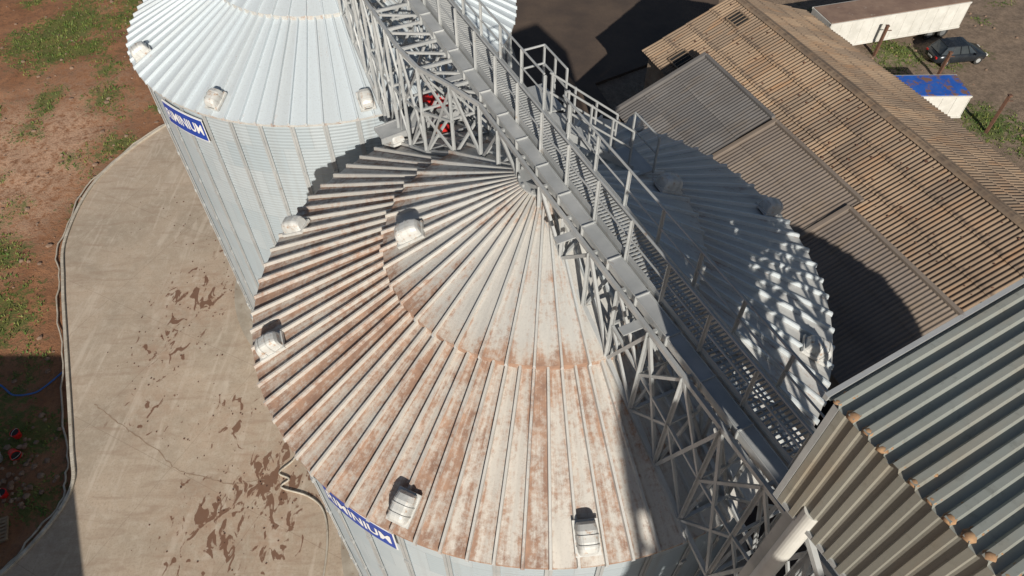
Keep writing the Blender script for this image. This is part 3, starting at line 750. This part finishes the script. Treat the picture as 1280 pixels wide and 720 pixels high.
# ------------------------------------------------------------------ unseen lattice tower, added to cast shade on the front silo roof
TE=empty('added_shade_tower',(4.95,-15,0)); tw=MB(); H=26; Wt=1.5
for z in range(0,H,2):
    for (a,b) in (((0,0),(Wt,0)),((Wt,0),(Wt,3)),((Wt,3),(0,3)),((0,3),(0,0))):
        A=V((*a,z));B=V((*b,z)); A3=V((*a,z+2));B3=V((*b,z+2))
        tw.beam(A,B,.1,.1); tw.beam(A,B3,.08,.08)
for a in ((0,0),(Wt,0),(Wt,3),(0,3)): tw.beam(V((*a,0)),V((*a,H+1)),.14,.14)
for x in (.3,.95): tw.box((x,1.5,H/2+.5),.36,.6,H+1)
tw.box((Wt/2,1.5,H+1.3),Wt+.2,3.4,1.6)
for z in (12,18,24):
    tw.box((Wt/2,1.5,z),Wt+.3,3.6,.06)
tw.obj('shade_tower_frame',[M['galv']],TE)

# ------------------------------------------------------------------ off-frame store
U2=V((.45,-.89,0)).normalized(); N2=V((-.89,-.45,0)).normalized()
SE=empty('storage_building',(-20.9,4.6,0)); sb=MB()
c=[V((0,0,0)),U2*18,U2*18+N2*12,N2*12]
for i in range(4): wallquad(sb,c[i],c[(i+1)%4],-.3,8)
for a in (0,18): sb.face([U2*a+V((0,0,8)),U2*a+N2*12+V((0,0,8)),U2*a+N2*6+V((0,0,9.4))])
sb.face([V((0,0,8)),U2*18+V((0,0,8)),U2*18+N2*6+V((0,0,9.4)),N2*6+V((0,0,9.4))],1); sb.face([N2*12+V((0,0,8)),U2*18+N2*12+V((0,0,8)),U2*18+N2*6+V((0,0,9.4)),N2*6+V((0,0,9.4))],1)
for i in range(4): sb.box(U2*(2.5+4*i)+V((0,0,2))-N2*.03,2.2,.1,3,math.atan2(U2.y,U2.x),2)
sb.obj('building_shell',[M['brick'],M['asb3'],M['black']],SE,recalc=False)

# ------------------------------------------------------------------ vehicles
def wheel(mb,c,r,w,axis,mi_t=0,mi_h=1):
    c=V(c);A=V(axis).normalized(); mb.tube(c-A*w/2,c+A*w/2,r,20,mi_t); mb.tube(c-A*(w/2+.01),c+A*(w/2+.01),r*.55,14,mi_h)
def trailer(name,loc,rz,L,W,zb,zt,roofm,sidem):
    E=empty(name,loc,rz); b=MB(); b.box((0,0,(zb+zt)/2),L,W,zt-zb); b.obj('box_body',[sidem],E,bevel=.03)
    r=MB(); r.box((0,0,zt+.02),L-.1,W-.1,.04); 
    r.obj('roof',[roofm],E)
    d=MB()
    k=int(L/.9)
    for i in range(k+1):
        x=-L/2+.05+i*(L-.1)/k
        for s in (-1,1): d.box((x,s*(W/2+.01),(zb+zt)/2),.05,.03,zt-zb-.1)
    for s in (-1,1):
        d.box((0,s*(W/2+.02),zb+.06),L+.04,.06,.14); d.box((0,s*(W/2+.02),zt-.05),L+.04,.06,.12)
        d.box((0,s*.45,zb-.14),L-.6,.12,.26,0,1)
    for x in ((L/2-1.2),(L/2-2.4)) if L>8 else ((L/2-1.1),(-L/2+1.0)):
        for s in (-1,1): wheel(d,(x,s*(W/2-.25),.42),.45,.32,(0,1,0),2,1)
        d.tube((x,-W/2+.3,.42),(x,W/2-.3,.42),.07,8,1)
    if L>8:
        for s in (-1,1): d.beam((-L/2+2,s*.7,zb),(-L/2+2,s*.7,0),.12,.12,1)
    d.obj('frame_and_wheels',[sidem,M['galvdark'],M['rubber']],E)
    return E
M['trroof']=weathered('rusty_trailer_roof',(.28,.19,.14),(.2,.13,.1),.9,.85,0,(.38,.32,.27),.6)
trailer('box_trailer',(28.6,50.3,-.12),math.atan2(.27,.96),12.0,2.5,.7,2.8,M['trroof'],M['white'])
trailer('box_trailer',(27.4,40.4,-.12),math.radians(1),5.4,2.4,.7,2.4,M['bluetarp'],M['white'])
def car(loc,rz):
    E=empty('parked_car',loc,rz)
    sec=[(-2.1,.30,.62,.62),(-2.0,.24,.80,.78),(-1.5,.2,.93,.86),(-.8,.18,.95,.89),(0,.18,.93,.89),(.7,.18,.93,.89),(1.3,.2,.86,.88),(1.85,.24,.74,.8),(2.1,.32,.58,.62)]
    b=MB()
    rings=[]
    for x,z0,z1,hw in sec:
        zm=z0+(z1-z0)*.55
        ring=[(x,-hw*.86,z0),(x,-hw,z0+.14),(x,-hw,zm),(x,-hw*.93,z1-.03),(x,-hw*.8,z1),(x,hw*.8,z1),(x,hw*.93,z1-.03),(x,hw,zm),(x,hw,z0+.14),(x,hw*.86,z0)]
        rings.append(len(b.v)); b.v+=ring
    for i in range(len(rings)-1):
        for k in range(10): b.idx([rings[i]+k,rings[i]+(k+1)%10,rings[i+1]+(k+1)%10,rings[i+1]+k])
    b.idx([rings[0]+k for k in range(10)]); b.idx([rings[-1]+9-k for k in range(10)])
    b.obj('body',[M['carpaint']],E,smooth=True)
    c=MB()
    lo=[(-1.85,.70,.90),(-1.0,.80,.93),(.4,.80,.92),(1.05,.76,.88)]; hi=[(-1.45,.56,1.40),(-.9,.62,1.47),(.1,.62,1.46),(.35,.58,1.42)]
    for s in (-1,1):
        for i in range(3):
            a,b_=lo[i],lo[i+1];h0,h1=hi[i],hi[i+1]
            c.face([(a[0],s*a[1],a[2]),(b_[0],s*b_[1],b_[2]),(h1[0],s*h1[1],h1[2]),(h0[0],s*h0[1],h0[2])],0)
        for a,h in zip(lo,hi): c.beam((a[0],s*(a[1]+.01),a[2]),(h[0],s*(h[1]+.01),h[2]),.07,.04,1)
        c.beam((lo[1][0]+.65,s*.805,.92),(hi[1][0]+.45,s*.63,1.46),.07,.04,1)
    c.face([(lo[0][0],-.7,.9),(lo[0][0],.7,.9),(hi[0][0],.56,1.4),(hi[0][0],-.56,1.4)],0); c.face([(lo[3][0],-.76,.88),(lo[3][0],.76,.88),(hi[3][0],.58,1.42),(hi[3][0],-.58,1.42)],0)
    for i in range(3): 
        h0,h1=hi[i],hi[i+1]; c.hexa([(h0[0],-h0[1]-.02,h0[2]-.01),(h1[0],-h1[1]-.02,h1[2]-.01),(h1[0],h1[1]+.02,h1[2]-.01),(h0[0],h0[1]+.02,h0[2]-.01),(h0[0],-h0[1]+.03,h0[2]+.04),(h1[0],-h1[1]+.03,h1[2]+.04),(h1[0],h1[1]-.03,h1[2]+.04),(h0[0],h0[1]-.03,h0[2]+.04)],1)
    c.obj('cabin',[M['glass'],M['carpaint']],E)
    d=MB()
    for x in (-1.3,1.32):
        for s in (-1,1): wheel(d,(x,s*.8,.31),.32,.22,(0,1,0),0,1)
    for s in (-1,1):
        d.box((2.02,s*.55,.58),.12,.3,.12,0,2); d.box((-2.04,s*.6,.66),.1,.22,.14,0,3); d.box((.75,s*1.0,.95),.14,.2,.12,0,4)
    d.box((2.12,0,.42),.04,.5,.12,0,2); d.box((-2.12,0,.5),.04,.5,.12,0,2)
    d.obj('wheels_lights_mirrors',[M['rubber'],M['galv'],M['white'],M['red'],M['carpaint']],E,bevel=.01)
car((33.3,47.4,-.1),math.radians(8))
for (x,y,h,lx,ly) in ((27.5,47.9,2.3,.05,0),(31.0,44.8,2.0,.1,.05),(32.0,38.6,2.7,.12,.1),(36.5,35.2,2.4,0,.05)):
    p=MB(); p.beam((0,0,-.3),(lx,ly,h),.2,.2); p.box((lx,ly,h+.03),.26,.26,.06); p.beam((lx*.8-.04,ly*.8,h*.85),(lx*.8+.45,ly*.8,h*.85),.06,.06)
    p.obj('fence_post',[M['rust']],None,loc=(x,y,0),bevel=.015)
lp=MB()
for i in range(4):
    for j in range(3): lp.box((random.uniform(-.05,.05),i*.32,.15+j*.27),2.2,.28,.24,random.uniform(-.03,.03))
lp.obj('timber_stack',[M['orange']],None,loc=(20.5,49.3,-.08),bevel=.01)
def bucket(loc,m,r=.2,h=.35,tilt=0):
    b=MB(); b.tube((0,0,0),(0,0,h),r*.8,18,0,r); b.tube((0,0,h-.02),(0,0,h+.02),r*1.08,18,0); b.tube((0,0,h+.021),(0,0,h+.03),r*.88,18,1)
    for k in range(8):
        a=math.pi*k/8;a2=math.pi*(k+1)/8; b.tube((r*1.05*math.cos(a),0,h+r*.7*math.sin(a)),(r*1.05*math.cos(a2),0,h+r*.7*math.sin(a2)),.012,5,2)
    o=b.obj('bucket',[m,M['black'],M['galv']],None,loc=loc); o.rotation_euler=(tilt,0,random.random()*3)
bucket((-23.0,15.8,-.08),M['red']); bucket((-22.8,14.9,.1),M['red'],.22,.4,1.3); bucket((-23.4,14.6,-.08),M['galv'],.28,.4); bucket((-22.3,12.9,-.08),M['red'],.2,.3)
hs_=MB(); hs_.path([p+V((0,0,hfun(p.x,p.y)+.09)) for p in smooth_path([(-26.5,18.9,0),(-25.2,18.6,0),(-24.2,18.0,0),(-23.2,18.1,0),(-22.7,18.8,0),(-22.4,19.4,0)],8)],.045,6); hs_.obj('garden_hose',[M['hose']],None,smooth=True)
pl=MB()
for k in range(7): pl.box((0,-.5+k*.167,.13),1.2,.1,.022)
for x in (-.55,0,.55): pl.box((x,0,.07),.1,1.1,.09)
for k in (-.5,0,.5): pl.box((0,k,.015),1.2,.1,.02)
M['wood']=weathered('pallet_wood',(.33,.24,.15),(.24,.17,.11),3,.85)
o=pl.obj('wooden_pallet',[M['wood']],None,loc=(-22.0,11.2,-.08)); o.rotation_euler=(0,0,.4)
rub=MB()
for i in range(90):
    x=-22.6+random.gauss(0,.9);y=13.4+random.gauss(0,1.1)
    if outside(x,y): lump(rub,(x,y,random.uniform(-.08,.05)),random.uniform(.05,.16))
rub.obj('rubble_pile',[M['stone']],None)
